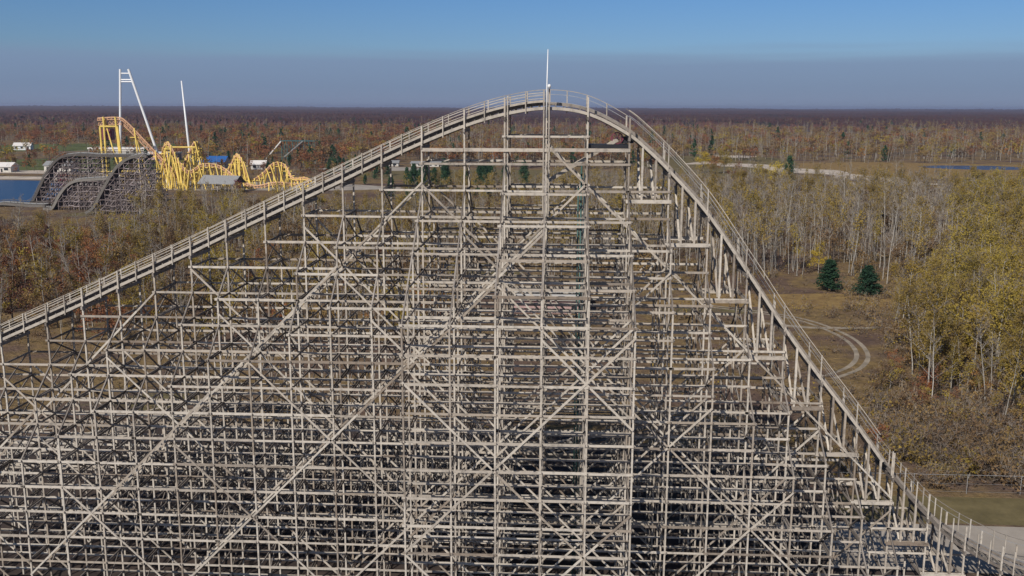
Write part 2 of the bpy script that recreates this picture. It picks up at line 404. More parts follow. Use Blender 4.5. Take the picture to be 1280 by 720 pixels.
FAM=[(1,18.8,[12.55*n for n in range(-5,5)]),(-1,22.6,[12.55*n for n in range(-5,6)])]
hill(main,bents,tz,73.2,77.1,2.65,tops_main,LEV,FAM,double=(-1,0))

# track ----------------------------------------------------------------
path=[(x,tz(x)) for x in np.arange(-55.5,53.5,.35)]
YC=75.15
lift=[p for p in path if p[0]<-.9]
MB().sweep([p for p in path if p[0]<26],73.32,.09,-.03,.22).build('side_stringer',M['deck'],main)
MB().sweep([p for p in path if p[0]>25.9],73.32,.09,-.03,.22).build('side_stringer',M['brownshade'],main)
MB().sweep(path,76.96,.09,-.05,.26).build('side_stringer',M['deck'],main)
MB().sweep(lift,73.40,.05,.50,.17).build('walkway_fascia',M['deck'],main)
MB().sweep(path,YC-.62,.22,.31,.22).build('rail_stack',M['brownshade'],main)
MB().sweep(path,YC+.62,.22,.31,.22).build('rail_stack',M['brownshade'],main)
MB().sweep(path,YC-.60,.12,.435,.02).build('steel_rail',M['galv'],main)
MB().sweep(path,YC+.60,.12,.435,.02).build('steel_rail',M['galv'],main)
MB().sweep([p for p in path if p[0]<-1],YC,.3,.24,.14).build('lift_chain_trough',M['dark'],main)
tk=MB()
s=0
x=-55.
while x<53:
    z=tz(x); sl=(tz(x+.1)-tz(x-.1))/.2; cs=1/math.sqrt(1+sl*sl); n=Vector((-sl*cs,0,cs))
    dx=Vector((cs,0,sl*cs))
    # tie across the track, long ones carry the walkways
    c=Vector((x,YC,z+.11)); L2=1.74
    a=c-Vector((0,L2,0)); b_=c+Vector((0,L2,0)); tk.beam(a,b_,.09,.14,up=n)
    x+=.62*cs
tk.build('crossties',M['darkwood'],main)
for sy in(-1,1):
    w_=MB()
    for j in range(4):
        w_.sweep(lift if sy<0 else path,YC+sy*(1.08+.19*j),.165,(.70 if sy<0 else .22)+random.uniform(-.004,.004),.04)
    w_.build('walkway',M['deck'],main)
# handrails
drop=[p for p in path if p[0]>5.0]
MB().sweep(lift,73.31,.04,1.12,.055).build('handrail',M['deck'],main); MB().sweep(lift,73.31,.03,.92,.045).build('midrail',M['deck'],main)
drop=[p for p in drop if p[0]<25.5]
MB().sweep(drop,73.31,.04,1.75,.055).build('handrail',M['deck'],main); MB().sweep(drop,73.31,.025,1.35,.03).build('midrail',M['galv'],main)
up_=[p for p in path if p[0]<5.2]; dn=[p for p in path if p[0]>4.8]
MB().sweep(up_,77.12,.04,1.40,.05).build('handrail',M['deck'],main); MB().sweep(up_,77.12,.03,1.05,.035).build('midrail',M['galv'],main)
MB().sweep(dn,77.12,.04,1.85,.055).build('handrail',M['brownshade'],main); MB().sweep(dn,77.12,.03,1.4,.03).build('midrail',M['galv'],main)
cnt=0
for i in range(len(lx)-1):
    x0,x1=lx[i],lx[i+1]
    steep=x0>4
    for f in ((.5,) if not steep else ((0.97,) if x0<24 else (1/3,2/3))):
        x=x0+(x1-x0)*f
        if x<-1 or x>4:
            MB().box((x,73.25,tz(x)+(.5 if x<5 else .8)),(.08,.08,1.6 if x<5 else 2.0)).build('handrail_post',M['deck'],main)
        MB().box((x,77.05,tz(x)+(.55 if x<5 else .8)),(.08,.08,1.75 if x<5 else 2.2)).build('handrail_post',M['deck'],main)
# drop side: header beams carrying two short posts in each bay
for k,x0 in bents:
    if not 2<=k<=10: continue
    x1=dict(bents)[k+1]; zh=tz(x1)-2.35
    if zh<1: continue
    for y in(73.2,77.1):
        s=-1 if y<75 else 1
        MB().beam((x0-.15,y+s*.16,zh),(x1+.2,y+s*.16,zh),.09,.26).beam((x0-.15,y-s*.13,zh),(x1+.2,y-s*.13,zh),.08,.24).build('header_beam',M['wood'],main)
        for f in(1/3,2/3):
            x=x0+(x1-x0)*f
            MB().box((x,y,(zh+tz(x)-.2)/2),(.15,.15,tz(x)-.2-zh)).build('short_post',M['wood'],main)
    # transverse ties between the short posts
    for f in(1/3,2/3):
        x=x0+(x1-x0)*f
        MB().beam((x+.1,73,zh+.5),(x+.1,77.3,zh+.5),.05,.2).beam((x-.1,73.2,zh+.3),(x-.1,77.1,tz(x)-.4),.05,.15,up=(1,0,0)).build('cross_brace',M['wood'],main)
# crest extras
mb=MB(); 
for (xa,xb,z) in((-10.6,-7.4,35.8),(-7.35,-1.1,35.82),(-1.1,5.2,35.84)):
    mb.beam((xa,73.02,z),(xb,73.02,z),.05,.26)
mb.build('ledger_board',M['wood'],main)
mb=MB()
for xx in(-1.32,-.92): mb.box((xx,72.98,(31+40.3)/2),(.10,.10,9.3))
mb.build('mast_bracket',M['deck'],main)
mast=tag(MB().tube([(-1.1,72.85,38.2),(-1.1,72.85,40.5),(-1.05,72.85,43.2)],[.055,.05,.03],8).build('mast',M['white'],None,True),'slim white mast rising from the crest of the wooden coaster','mast')
lamp=empty('aviation_lamp',(-.92,72.8,40.35)); tag(lamp,'small white lamp at the crest beside the mast','lamp')
MB().tube([(0,0,0),(0,0,.08),(0,0,.10),(0,0,.28),(0,0,.34)],[.07,.07,.12,.12,.03],10).build('globe',M['white'],lamp,True)
MB().box((0,0,-.12),(.09,.09,.24)).build('bracket',M['dark'],lamp)
# lift motor on its platform under the first of the drop
lm=empty('lift_motor',(5.0,74.4,36.3)); tag(lm,'dark motor with a maroon wheel on a black platform just under the crest','motor')
MB().box((-1.5,0,-.1),(3.2,1.6,.12)).box((-1.5,-.8,-.2),(3.2,.1,.25)).box((-1.5,.8,-.2),(3.2,.1,.25)).build('platform',M['dark'],lm)
mb=MB()
for i in range(20):
    a=2*math.pi*i/20; b=2*math.pi*(i+1)/20
    mb.beam((-.75+.42*math.cos(a),-.3,.42+.42*math.sin(a)),(-.75+.42*math.cos(b),-.3,.42+.42*math.sin(b)),.16,.09)
for i in range(6):
    a=math.pi*i/3; mb.beam((-.75,-.3,.42),(-.75+.4*math.cos(a),-.3,.42+.4*math.sin(a)),.05,.06,up=(0,1,0))
mb.build('wheel',M['maroon'],lm)
MB().box((0.05,.1,.28),(.9,.7,.5)).tube([(-.75,-.45,.42),(-.75,.5,.42)],.07).build('housing',M['dark'],lm)
# service stair inside the crest
st=empty('service_stair',(0,0,0)); tag(st,'steep timber service stair climbing inside the frame under the crest','stair')
mb=MB(); a=Vector((-1.2,74.3,33.3)); b=Vector((4.3,74.3,36.6))
for yy in(74.0,74.8): MB().beam((a.x,yy,a.z),(b.x,yy,b.z),.06,.26).build('stringer',M['deck'],st)
for i in range(22):
    t=(i+.5)/22; mb.box((a.x+(b.x-a.x)*t,74.4,a.z+(b.z-a.z)*t+.05),(.26,.7,.04))
mb.build('treads',M['deck'],st)
# pale green service pipes down the k=1 bent
gp=empty('service_pipes',(1.6,74.2,0)); tag(gp,'dark green vertical pipes running down inside the frame right of the crest','pipe')
MB().tube([(0,0,0),(0.0,0,35)],.07).build('pipe',M['slidegreen'],gp,True); MB().tube([(.25,.6,0),(.25,.6,34)],.05).build('pipe',M['greenpipe'],gp,True); MB().tube([(-.2,1.2,0),(-.2,1.2,33)],.06).build('pipe',M['slidegreen'],gp,True)

# ================================================================== RETURN TRACK (lower hill behind)
RP=[(-62,3),(-50,4.5),(-38,7.4),(-27,8.2),(-15,5.6),(-4,4),(6,6.2),(14,7.6),(22,5),(30,2.5),(46,2)]
rz=interp(RP)
ret=empty('return_coaster',(0,0,0)); tag(ret,'lower weathered wooden coaster hills crossing behind the tall hill','roller coaster')
rb=[(i,-60+3.1*i) for i in range(28)]
def tops_ret(k):
    t=rz(-60+3.1*k)-.25; T=[t]; a=lv_below(t-3)
    if a>1.9: T.append(a)
    return T
hill(ret,rb,rz,92.0,95.6,2.4,tops_ret,LEV,[(1,6.,[12.55*n for n in range(-6,7)]),(-1,9.,[12.55*n for n in range(-6,7)])],nled=60)
rpath=[(x,rz(x)) for x in np.arange(-60,24.5,.5)]
for y in(92.0-.1,95.6+.1): MB().sweep(rpath,y,.09,-.05,.32).build('side_stringer',M['deck'],ret)
for y in(93.2,94.4): MB().sweep(rpath,y,.24,.33,.24).build('rail_stack',M['brownshade'],ret)
MB().sweep(rpath,92.55,.5,.2,.05).build('walkway',M['brownshade'],ret)
for y in(91.85,95.75): MB().sweep(rpath,y,.05,1.05,.12).build('handrail',M['deck'],ret)

#@@PART2
# ================================================================== TERRAIN
def gz(x,y): return 0
def sheet(name,pts,z,mat,thing=False):
    mb=MB(); mb.raw([(x,y,z) for x,y in pts],[tuple(range(len(pts)))]); o=mb.build(name,mat); o['kind']='structure'; return o
def blob(cx,cy,rx,ry,seed,n=48,amp=.22,rot=0):
    r=random.Random(seed); ph=[r.uniform(0,6.28) for _ in range(5)]; P=[]
    for i in range(n):
        t=2*math.pi*i/n; k=1+amp*(math.sin(2*t+ph[0])*.5+math.sin(3*t+ph[1])*.4+math.sin(5*t+ph[2])*.3+math.sin(9*t+ph[3])*.15)
        x=rx*k*math.cos(t); y=ry*k*math.sin(t); c,s=math.cos(rot),math.sin(rot); P.append((cx+x*c-y*s,cy+x*s+y*c))
    return P
# one ground sheet out to the horizon, gently uneven
g=MB(); rad=[0,40,80,130,200,300,450,700,1100,2000,4000,8000,18000]; n=96
g.raw([(0,75,0)],[])
for r_ in rad[1:]:
    for i in range(n):
        t=2*math.pi*i/n; g.v.append((r_*math.cos(t),75+r_*math.sin(t),0))
for i in range(n): g.f.append((0,1+i,1+(i+1)%n)); g.m.append(0)
for j in range(len(rad)-2):
    for i in range(n):
        a=1+j*n+i; b=1+j*n+(i+1)%n; g.f.append((a,a+n,b+n,b)); g.m.append(0)
tag(g.build('ground',M['ground']),kind='structure')
def strip(name,pts,w,z,mat):
    mb=MB(); L_=[];
    for i,(x,y) in enumerate(pts):
        a=pts[max(i-1,0)]; b=pts[min(i+1,len(pts)-1)]; d=Vector((b[0]-a[0],b[1]-a[1])).normalized(); nn=Vector((-d.y,d.x)); ww=(w[i] if isinstance(w,list) else w)/2
        ww*=random.uniform(.9,1.1)
        mb.v+=[(x+nn.x*ww,y+nn.y*ww,z),(x-nn.x*ww,y-nn.y*ww,z)]
    for i in range(len(pts)-1): mb.f.append((2*i,2*i+1,2*i+3,2*i+2)); mb.m.append(0)
    o=mb.build(name,mat); o['kind']='structure'; return o
def smooth(pts,n=8):
    out=[]
    for i in range(len(pts)-1):
        p0=Vector(pts[max(i-1,0)]);p1=Vector(pts[i]);p2=Vector(pts[i+1]);p3=Vector(pts[min(i+2,len(pts)-1)])
        for k in range(n):
            t=k/n; out.append(tuple(.5*((2*p1)+(p2-p0)*t+(2*p0-5*p1+4*p2-p3)*t*t+(3*p1-p0-3*p2+p3)*t**3)))
    out.append(tuple(pts[-1])); return out
# earth under the coaster coloured dark for shade, road, verge
sheet('shaded_soil',blob(-24,78,54,38,31,amp=.06),.003,M['shadesoil'])
sheet('dry_field',blob(48,196,26,9,3,amp=.3),.004,M['tangrass'])
sheet('grass_verge',[(28,88.4),(140,86),(140,95),(28,94.6)],.008,M['grass'])
sheet('service_road',[(24,78.5),(150,74),(150,85.8),(24,88.0)],.012,M['asphalt'])
TR=smooth([(30,190),(37,186),(44,180.5),(48,173),(50,163),(49,153),(45.5,145),(40,139)])
def off(pts,d):
    o=[]
    for i,(x,y) in enumerate(pts):
        a=pts[max(i-1,0)];b=pts[min(i+1,len(pts)-1)];v=Vector((b[0]-a[0],b[1]-a[1])).normalized();o.append((x-v.y*d,y+v.x*d))
    return o
strip('trail',off(TR,.85),.75,.012,M['dirt']); strip('trail',off(TR,-.85),.75,.012,M['dirt'])
strip('trail',smooth([(38,175),(45,172),(53,172),(62,173)]),1.5,.016,M['dirt'])
strip('sand_bar',smooth([(95,705),(118,690),(140,650),(168,590),(178,545),(182,510)]),[30+14*math.sin(i*.7) for i in range(41)],.02,M['sand'])
sheet('sand_bar',blob(142,800,16,20,8),.02,M['sand']); sheet('sand_bar',blob(150,520,7,14,9),.024,M['sand'])
sheet('meadow',blob(240,640,150,75,5),.006,M['tangrass']); sheet('meadow',blob(110,690,60,120,15),.007,M['grass'])
sheet('pond',[(244,676),(262,690),(300,690),(318,668),(308,650),(280,642),(258,650),(246,662)],.03,M['pond'])
sheet('lake',[(-470,376),(-228,370),(-214,384),(-221,425),(-240,462),(-266,494),(-470,506)],.03,M['water'])
sheet('beach',blob(-330,512,75,12,12,amp=.12),.02,M['sand'])
sheet('park_lawn',blob(-330,640,90,85,13),.008,M['lawn']); sheet('park_lawn',blob(-480,900,110,100,14),.008,M['lawn'])
sheet('park_path',blob(-170,470,85,28,16,amp=.1),.010,M['asphalt']); sheet('park_path',blob(-300,560,70,14,17,amp=.1),.014,M['sand'])
sheet('car_park',blob(-118,610,34,20,18,amp=.1),.012,M['asphalt']); sheet('clearing',blob(-40,560,90,50,19,amp=.1),.008,M['grass'])

# ================================================================== TREES
def P_tube(V,T,mi,pts,rad,n,m):
    base=len(V)
    for i,p in enumerate(pts):
        d=(pts[min(i+1,len(pts)-1)]-pts[max(i-1,0)]); d=d/ (np.linalg.norm(d)+1e-9)
        u=np.array([0,0,1.]) if abs(d[2])<.9 else np.array([1.,0,0]); a=np.cross(d,u); a/=np.linalg.norm(a); b=np.cross(d,a)
        for k in range(n):
            t=2*math.pi*k/n; V.append(p+(a*math.cos(t)+b*math.sin(t))*rad[i])
    for i in range(len(pts)-1):
        for k in range(n):
            k2=(k+1)%n; q=(base+i*n+k,base+i*n+k2,base+(i+1)*n+k2,base+(i+1)*n+k); T+= [(q[0],q[1],q[2]),(q[0],q[2],q[3])]; mi+=[m,m]
def limb(r,p,d,L,nseg=4,droop=0.,wob=.12):
    pts=[p.copy()]; d=d/np.linalg.norm(d)
    for i in range(nseg):
        d=d+np.array([r.gauss(0,wob),r.gauss(0,wob),r.gauss(0,wob*.6)-droop]); d/=np.linalg.norm(d); pts.append(pts[-1]+d*L/nseg)
    return pts
def proto(kind,seed,detail=1.0):
    """returns trunk (V,T) and crown (V,T) with heights near 1 unit = real metres"""
    r=random.Random(seed); V=[];T=[];mi=[]; CV=[];CT=[];cm=[]
    def twig(p,d,L,w):
        d=d/np.linalg.norm(d); s=np.cross(d,np.array([r.gauss(0,1),r.gauss(0,1),r.gauss(0,1)])); s/=np.linalg.norm(s)+1e-9
        b=len(CV); CV.extend([p-s*w/2,p+s*w/2,p+d*L]); CT.append((b,b+1,b+2)); cm.append(0)
    def leaf(p,sz,m=1,flat=0):
        a=np.array([r.gauss(0,1),r.gauss(0,1),r.gauss(0,1)]); a/=np.linalg.norm(a); b_=np.cross(a,np.array([r.gauss(0,1),r.gauss(0,1),r.gauss(0,1)*(1-flat)])); b_/=np.linalg.norm(b_)+1e-9
        b=len(CV); CV.extend([p+a*sz*.6,p-a*sz*.4+b_*sz*.5,p-a*sz*.4-b_*sz*.5]); CT.append((b,b+1,b+2)); cm.append(m)
    def vec(az,el): return np.array([math.cos(az)*math.cos(el),math.sin(az)*math.cos(el),math.sin(el)])
    if kind in('bare','aspen'):
        Ht=r.uniform(14,18); lean=np.array([r.gauss(0,.05),r.gauss(0,.05),1.])
        tp=limb(r,np.zeros(3),lean,Ht*.95,7,wob=.035); rr=[.115*(1-.8*i/7)+.01 for i in range(8)]
        P_tube(V,T,mi,tp,rr,5 if detail>=.6 else 3,0)
        nl=int((18 if kind=='aspen' else 15)*max(detail,.45))
        for i in range(nl):
            f=r.uniform(.38,.97); idx=f*7; j=int(idx); p=tp[j]*(1-(idx-j))+tp[min(j+1,7)]*(idx-j)
            L=Ht*.24*(1.25-f)*r.uniform(.7,1.3)+.6; el=r.uniform(.55,1.15); az=r.uniform(0,6.28)
            lp=limb(r,p,vec(az,el),L,3,wob=.12)
            if detail>.3: P_tube(V,T,mi,lp,[.045,.032,.02,.01],3,0)
            nt=int(26*detail)+6
            for q in range(nt):
                g_=r.uniform(.15,1)*3; jj=min(int(g_),2); pp=lp[jj]*(1-(g_-jj))+lp[jj+1]*(g_-jj)
                twig(pp,vec(az+r.gauss(0,.9),r.uniform(.2,1.4)),r.uniform(.5,1.5),.035/max(.35,detail))
            nlv=int((95 if kind=='aspen' else 2)*detail)
            for q in range(nlv):
                g_=r.uniform(.1,1)*3; jj=min(int(g_),2); pp=lp[jj]*(1-(g_-jj))+lp[jj+1]*(g_-jj)
                leaf(pp+np.array([r.gauss(0,.5),r.gauss(0,.5),r.gauss(0,.55)]),r.uniform(.16,.3)/max(.5,detail**.5))
    elif kind=='round':
        Ht=r.uniform(11,14); tp=limb(r,np.zeros(3),np.array([r.gauss(0,.05),r.gauss(0,.05),1.]),Ht*.62,4,wob=.06); P_tube(V,T,mi,tp,[.26,.22,.18,.13,.08],5 if detail>=.6 else 3,0)
        nl=int(16*max(detail,.5))
        for i in range(nl):
            f=r.uniform(.3,1)*4; j=min(int(f),3); p=tp[j]*(1-(f-j))+tp[j+1]*(f-j); az=i*2.4+r.gauss(0,.4); el=r.uniform(.1,1.3)
            L=Ht*r.uniform(.25,.42); lp=limb(r,p,vec(az,el),L,3,wob=.18)
            if detail>.3: P_tube(V,T,mi,lp,[.08,.05,.03,.012],3,0)
            for q in range(int(12*detail)+2):
                g_=r.uniform(.3,1)*3; jj=min(int(g_),2); pp=lp[jj]*(1-(g_-jj))+lp[jj+1]*(g_-jj); twig(pp,vec(r.uniform(0,6.28),r.uniform(-.2,1.3)),r.uniform(.5,1.4),.04/max(.4,detail))
            for c in range(3):
                g_=r.uniform(.45,1.05)*3; jj=min(int(g_),2); pp=lp[jj]*(1-(g_-jj))+lp[jj+1]*(g_-jj); sg=r.uniform(.5,.85)
                for q in range(int(38*detail)+3): leaf(pp+np.array([r.gauss(0,sg),r.gauss(0,sg),r.gauss(0,sg*.7)]),r.uniform(.2,.38)/max(.4,detail**.5))
    elif kind=='conifer':
        Ht=r.uniform(10,14); tp=[np.array([0,0,0.]),np.array([r.gauss(0,.1),r.gauss(0,.1),Ht])]; P_tube(V,T,mi,tp,[.2,.02],5 if detail>=.6 else 3,0)
        nb=int(190*detail)+22; Wd=r.uniform(3.0,3.9)
        for i in range(nb):
            f=r.random()**.8*.93+.06; z=f*Ht; Rr=Wd*(1-f)**.75*r.uniform(.7,1.12)+.2; az=r.uniform(0,6.28)
            d=vec(az,r.uniform(-.15,.3)); m_=int(14*detail)+4
            for q in range(m_):
                g_=r.uniform(.2,1); leaf(np.array([0,0,z])+d*Rr*g_+np.array([r.gauss(0,.3),r.gauss(0,.3),r.gauss(0,.25)]),r.uniform(.3,.55)/max(.5,detail**.5),1,.6)
    elif kind=='shrub':
        for i in range(int(14*detail)+4):
            lp=limb(r,np.array([r.gauss(0,.4),r.gauss(0,.4),0]),vec(r.uniform(0,6.28),r.uniform(.6,1.4)),r.uniform(1.5,3.4),3,wob=.2)
            P_tube(V,T,mi,lp,[.035,.025,.018,.008],3,0)
            for q in range(int(16*detail)+4):
                g_=r.uniform(.1,1)*3; jj=min(int(g_),2); pp=lp[jj]*(1-(g_-jj))+lp[jj+1]*(g_-jj); twig(pp,vec(r.uniform(0,6.28),r.uniform(0,1.4)),r.uniform(.4,1.1),.035/max(.4,detail))
                if q%2==0 or detail>.5: leaf(pp+np.array([r.gauss(0,.3),r.gauss(0,.3),r.gauss(0,.3)]),r.uniform(.14,.28)/max(.5,detail**.5))
    return [np.array(V),np.array(T),np.array(CV),np.array(CT),np.array(cm)]
KINDS={ # kind: (geometry, trunk mat, leaf mat)
 'bare_aspen':('bare','bark_pale','leaf_ochre'),'ochre_aspen':('aspen','bark_pale','leaf_ochre'),'golden_aspen':('aspen','bark_pale','leaf_gold'),
 'yellow_maple':('round','bark_dark','leaf_yellow'),'rust_oak':('round','bark_dark','leaf_rust'),'brown_oak':('round','bark_dark','leaf_brown'),
 'golden_willow':('round','bark_pale','leaf_gold'),'maroon_maple':('round','bark_dark','leaf_maroon'),
 'evergreen_tree':('conifer','bark_dark','needle'),'brown_shrub':('shrub','bark_dark','leaf_brown'),'ochre_shrub':('shrub','bark_dark','leaf_ochre')}
HI={}
def hi(kind,v):
    if (kind,v) not in HI:
        gk,tm,lm_=KINDS[kind]; a=proto(gk,hash_(gk)+v,1.0)
        t=tri_mesh('trunk',a[0],a[1],[M[tm]]); c=tri_mesh('crown',a[2],a[3],[M['twig'],M[lm_]],a[4])
        HI[(kind,v)]=(t,c)
    return HI[(kind,v)]
def hash_(s): return sum(ord(c)*(i+3) for i,c in enumerate(s))
placed=[]
def tree(kind,x,y,s,label,group=None,v=None,sz=None,z=0):
    t,c=hi(kind,random.randrange(4) if v is None else v)
    o=empty(kind,(x,y,z),random.uniform(0,6.28)); k=random.uniform(.9,1.1)*s; o.scale=(k,k,(sz or s)*random.uniform(.95,1.08))
    tag(o,label,('shrub' if 'shrub' in kind else 'tree'),group)
    for nm,me in(('trunk',t),('crown',c)):
        q=bpy.data.objects.new(nm,me); col.objects.link(q); q.parent=o
    placed.append((x,y)); return o
# --- merged far woods
LO={}
def lo(kind,v,det):
    if (kind,v,det) not in LO: LO[(kind,v,det)]=proto(KINDS[kind][0],hash_(KINDS[kind][0])+50+v,det)
    return LO[(kind,v,det)]
def wood(name,items,det,label,cat):
    """items: (kind,x,y,scale) ; one mesh"""
    mats=[];mix={}
    def mi(nm):
        if nm not in mix: mix[nm]=len(mats); mats.append(M[nm])
        return mix[nm]
    Vs=[];Ts=[];Ms=[];Tt=[];nb=0
    for kind,x,y,s in items:
        a=lo(kind,random.randrange(5),det); gk,tm,lm_=KINDS[kind]; th=random.uniform(0,6.28); c,sn=math.cos(th),math.sin(th)
        Rm=np.array([[c,-sn,0],[sn,c,0],[0,0,1]])*s; tint=random.random()
        for V_,T_,lut in((a[0],a[1],None),(a[2],a[3],a[4])):
            if len(V_)==0: continue
            Vs.append(V_@Rm.T+np.array([x,y,0])); Ts.append(T_+nb); nb+=len(V_)
            Ms.append(np.full(len(T_),mi(tm)) if lut is None else np.where(lut==0,mi('twig'),mi(lm_))); Tt.append(np.full(len(V_),tint))
    me=tri_mesh(name,np.concatenate(Vs),np.concatenate(Ts),mats,np.concatenate(Ms),np.concatenate(Tt))
    o=bpy.data.objects.new(name,me); col.objects.link(o); tag(o,label,cat,None,'stuff'); return o
def scat(n,fx,ok=lambda x,y:True,mind=0):
    P=[];k=0
    while len(P)<n and k<n*40:
        k+=1; x,y=fx()
        if not ok(x,y): continue
        if mind and any((x-a)**2+(y-b)**2<mind*mind for a,b in P[-160:]): continue
        P.append((x,y))
    return P
def proj(x,y,z):
    c=Mx.inverted()@Vector((x,y,z-H)); return 640+1200*c.x/-c.z, 360-1200*c.y/-c.z
def dist_trail(x,y): return min((x-a)**2+(y-b)**2 for a,b in TR)**.5
U=random.uniform
# individuals -- right-hand stand
def okR(x,y): return dist_trail(x,y)>4 and not(40<x<66 and 165<y<180) and not(x<70 and 190<y<222 and x>45) and y>102
grpA='pale trunked aspens in the stand right of the coaster'
for x,y in scat(120,lambda:(U(30,190),U(215,420)),lambda x,y: -.02<x/y-.0<.60 and okR(x,y),4):
    gold=x/y>.40; k='ochre_aspen' if random.random()<(.75 if gold else .22) else 'bare_aspen'
    if k=='bare_aspen': tree(k,x,y,U(.85,1.1),'bare aspen with a pale thin trunk in the wood right of the coaster',grpA)
    else: tree(k,x,y,U(.85,1.1),'thin aspen holding ochre leaves in the wood right of the coaster','ochre leaved aspens right of the coaster')
for x,y in scat(62,lambda:(U(62,140),U(125,235)),lambda x,y: x/y>.40 and x/y<.62 and okR(x,y),4.2):
    tree('golden_aspen' if random.random()<.5 else 'golden_willow',x,y,U(.8,1.12),'golden leaved tree in the bright stand at the right edge of the photo','golden trees at the right edge')
for x,y in scat(44,lambda:(U(36,88),U(118,190)),lambda x,y:.27<x/y<.55 and dist_trail(x,y)>3 and not(y>125 and .235<x/y<.345 and y<210),3):
    tree(random.choice(['bare_aspen','ochre_aspen','ochre_aspen']),x,y,U(.45,.95),'slender sparse aspen standing near the sandy trail','sparse aspens near the trail')
for x,y in scat(40,lambda:(U(38,80),U(97,122)),lambda x,y:.36<x/y<.6,2.8):
    tree(random.choice(['brown_shrub','ochre_shrub','brown_shrub']),x,y,U(.9,1.6),'brushy autumn shrub behind the wire fence at lower right','shrubs behind the wire fence')
tree('yellow_maple',62.5,232,.62,'small bright yellow tree left of the two dark evergreens',v=0)
tree('evergreen_tree',58.5,208,.98,'dark green bushy conifer, left one of the pair beyond the trail',v=0,sz=.50)
tree('evergreen_tree',65.4,204,1.02,'dark blue-green conifer, right one of the pair beyond the trail',v=1,sz=.55)
tree('yellow_maple',86,590,1.25,'yellow leaved tree just behind the drop of the coaster',v=1)
tree('rust_oak',92,585,1.15,'rust red tree between yellow ones behind the coaster drop',v=1)
tree('golden_willow',99,592,1.2,'golden tree right of the rust red one behind the coaster drop',v=2)
tree('golden_willow',93,462,1.25,'golden tree in front of the pale sand bar',v=3)
tree('yellow_maple',101,460,1.25,'bright yellow tree in front of the pale sand bar',v=2)
tree('rust_oak',84,462,1.2,'rust brown tree left of the golden ones by the sand bar',v=0)
tree('evergreen_tree',112,480,1.15,'lone dark evergreen at the left end of the sand bar',v=2)
# left / middle individuals
for x,y in scat(60,lambda:(U(-165,-20),U(180,330)),lambda x,y: -.62<x/y<-.08 and not(y>262 and x/y<-.45),5):
    k=random.choice(['bare_aspen','bare_aspen','bare_aspen','brown_oak','golden_willow','ochre_aspen'])
    tree(k,x,y,U(.7,1.0),'leafless or ochre tree in the brown wood behind the lift slope','trees behind the lift slope')
for x,y in scat(18,lambda:(U(-175,-80),U(170,262)),lambda x,y: -.64<x/y<-.46,5):
    tree(random.choice(['rust_oak','rust_oak','brown_oak']),x,y,U(.7,1.0),'rusty leaved tree at the left edge, in front of the lake coaster','rusty trees at the left edge')
for x,y in scat(26,lambda:(U(-75,-15),U(400,500)),None or (lambda x,y:True),5):
    tree('evergreen_tree',x,y,U(.6,1.1),'dark evergreen seen through the frame left of the crest','evergreens seen through the coaster frame')
for (px,y,s,lb) in((-108,470,.7,'small crimson leaved tree at the right end of the yellow coaster'),(-147,432,.55,'small crimson tree beside the grey roofed shelter'),(-222,420,.8,'small crimson tree left of the dark wooden coaster hump')): tree('maroon_maple',px,y,s,lb)

# merged woods
items=[]
for x,y in scat(420,lambda:(U(50,190),U(112,215)),lambda x,y: .38<x/y<.66 and okR(x,y) and dist_trail(x,y)>7):
    items.append((random.choices(['ochre_aspen','golden_aspen','golden_willow','brown_oak','bare_aspen'],[3,4,4,1.5,1])[0],x,y,U(.45,.8)*(.75 if y<135 else 1)))
for x,y in scat(230,lambda:(U(36,110),U(99,165)),lambda x,y: .34<x/y<.66 and dist_trail(x,y)>5,1.5):
    k=random.choices(['brown_oak','rust_oak','ochre_shrub','golden_willow','brown_shrub'],[5,1.3,3,.8,3])[0]; items.append((k,x,y,U(.25,.45)*(3 if 'shrub' in k else 1)))
for x,y in scat(3500,lambda:(U(-20,330),U(215,520)),lambda x,y: -.02<x/y<.66 and okR(x,y) and not(y>470 and x/y>.14)):
    f=x/y
    k=random.choices(['bare_aspen','ochre_aspen','golden_aspen','brown_oak','brown_shrub'],[9,2.0,9 if f>.40 else .2,1.0,2])[0]; items.append((k,x,y,U(.7,1.05) if y<400 else U(.4,.6)))
for x,y in scat(900,lambda:(U(-60,60),U(230,460)),lambda x,y: -.2<x/y<.1):
    items.append((random.choices(['bare_aspen','ochre_aspen','brown_oak','brown_shrub'],[4,3,2,2])[0],x,y,U(.45,.8)))
for x,y in scat(1300,lambda:(U(-260,-20),U(150,345)),lambda x,y: -.68<x/y<-.06 and not(y>262 and x/y<-.45)):
    f=x/y; items.append((random.choices(['bare_aspen','ochre_aspen','brown_oak','rust_oak','brown_shrub','golden_willow'],[7,1.2,3.2,2.0 if f<-.48 else .5,1.5,1.6])[0],x,y,U(.5,.85)))
wood('mid_woodland',items,.5,'mixed leafless and ochre woodland stretching away behind the coaster','woodland')
items=[]
for x,y in scat(1500,lambda:(U(30,130),U(97,215)),lambda x,y: .3<x/y<.66 and dist_trail(x,y)>3): items.append((random.choice(['brown_shrub','ochre_shrub','brown_shrub']),x,y,U(.3,.85)))
for x,y in scat(3800,lambda:(U(-20,330),U(97,460)),lambda x,y: .1<x/y<.66 and okR(x,y)): items.append((random.choice(['brown_shrub','ochre_shrub','brown_shrub']),x,y,U(.35,.8)))
for x,y in scat(2600,lambda:(U(-260,60),U(104,360)),lambda x,y: -.7<x/y<.3): items.append((random.choice(['brown_shrub','ochre_shrub','brown_shrub']),x,y,U(.3,.7)))
for x,y in scat(500,lambda:(U(28,75),U(125,215)),lambda x,y:.2<x/y<.45 and dist_trail(x,y)>2.4): items.append((random.choice(['ochre_shrub','ochre_shrub','brown_shrub']),x,y,U(.12,.26)))
wood('underbrush',items,.12,'brown and ochre brush covering the ground under the trees','brush')
items=[]
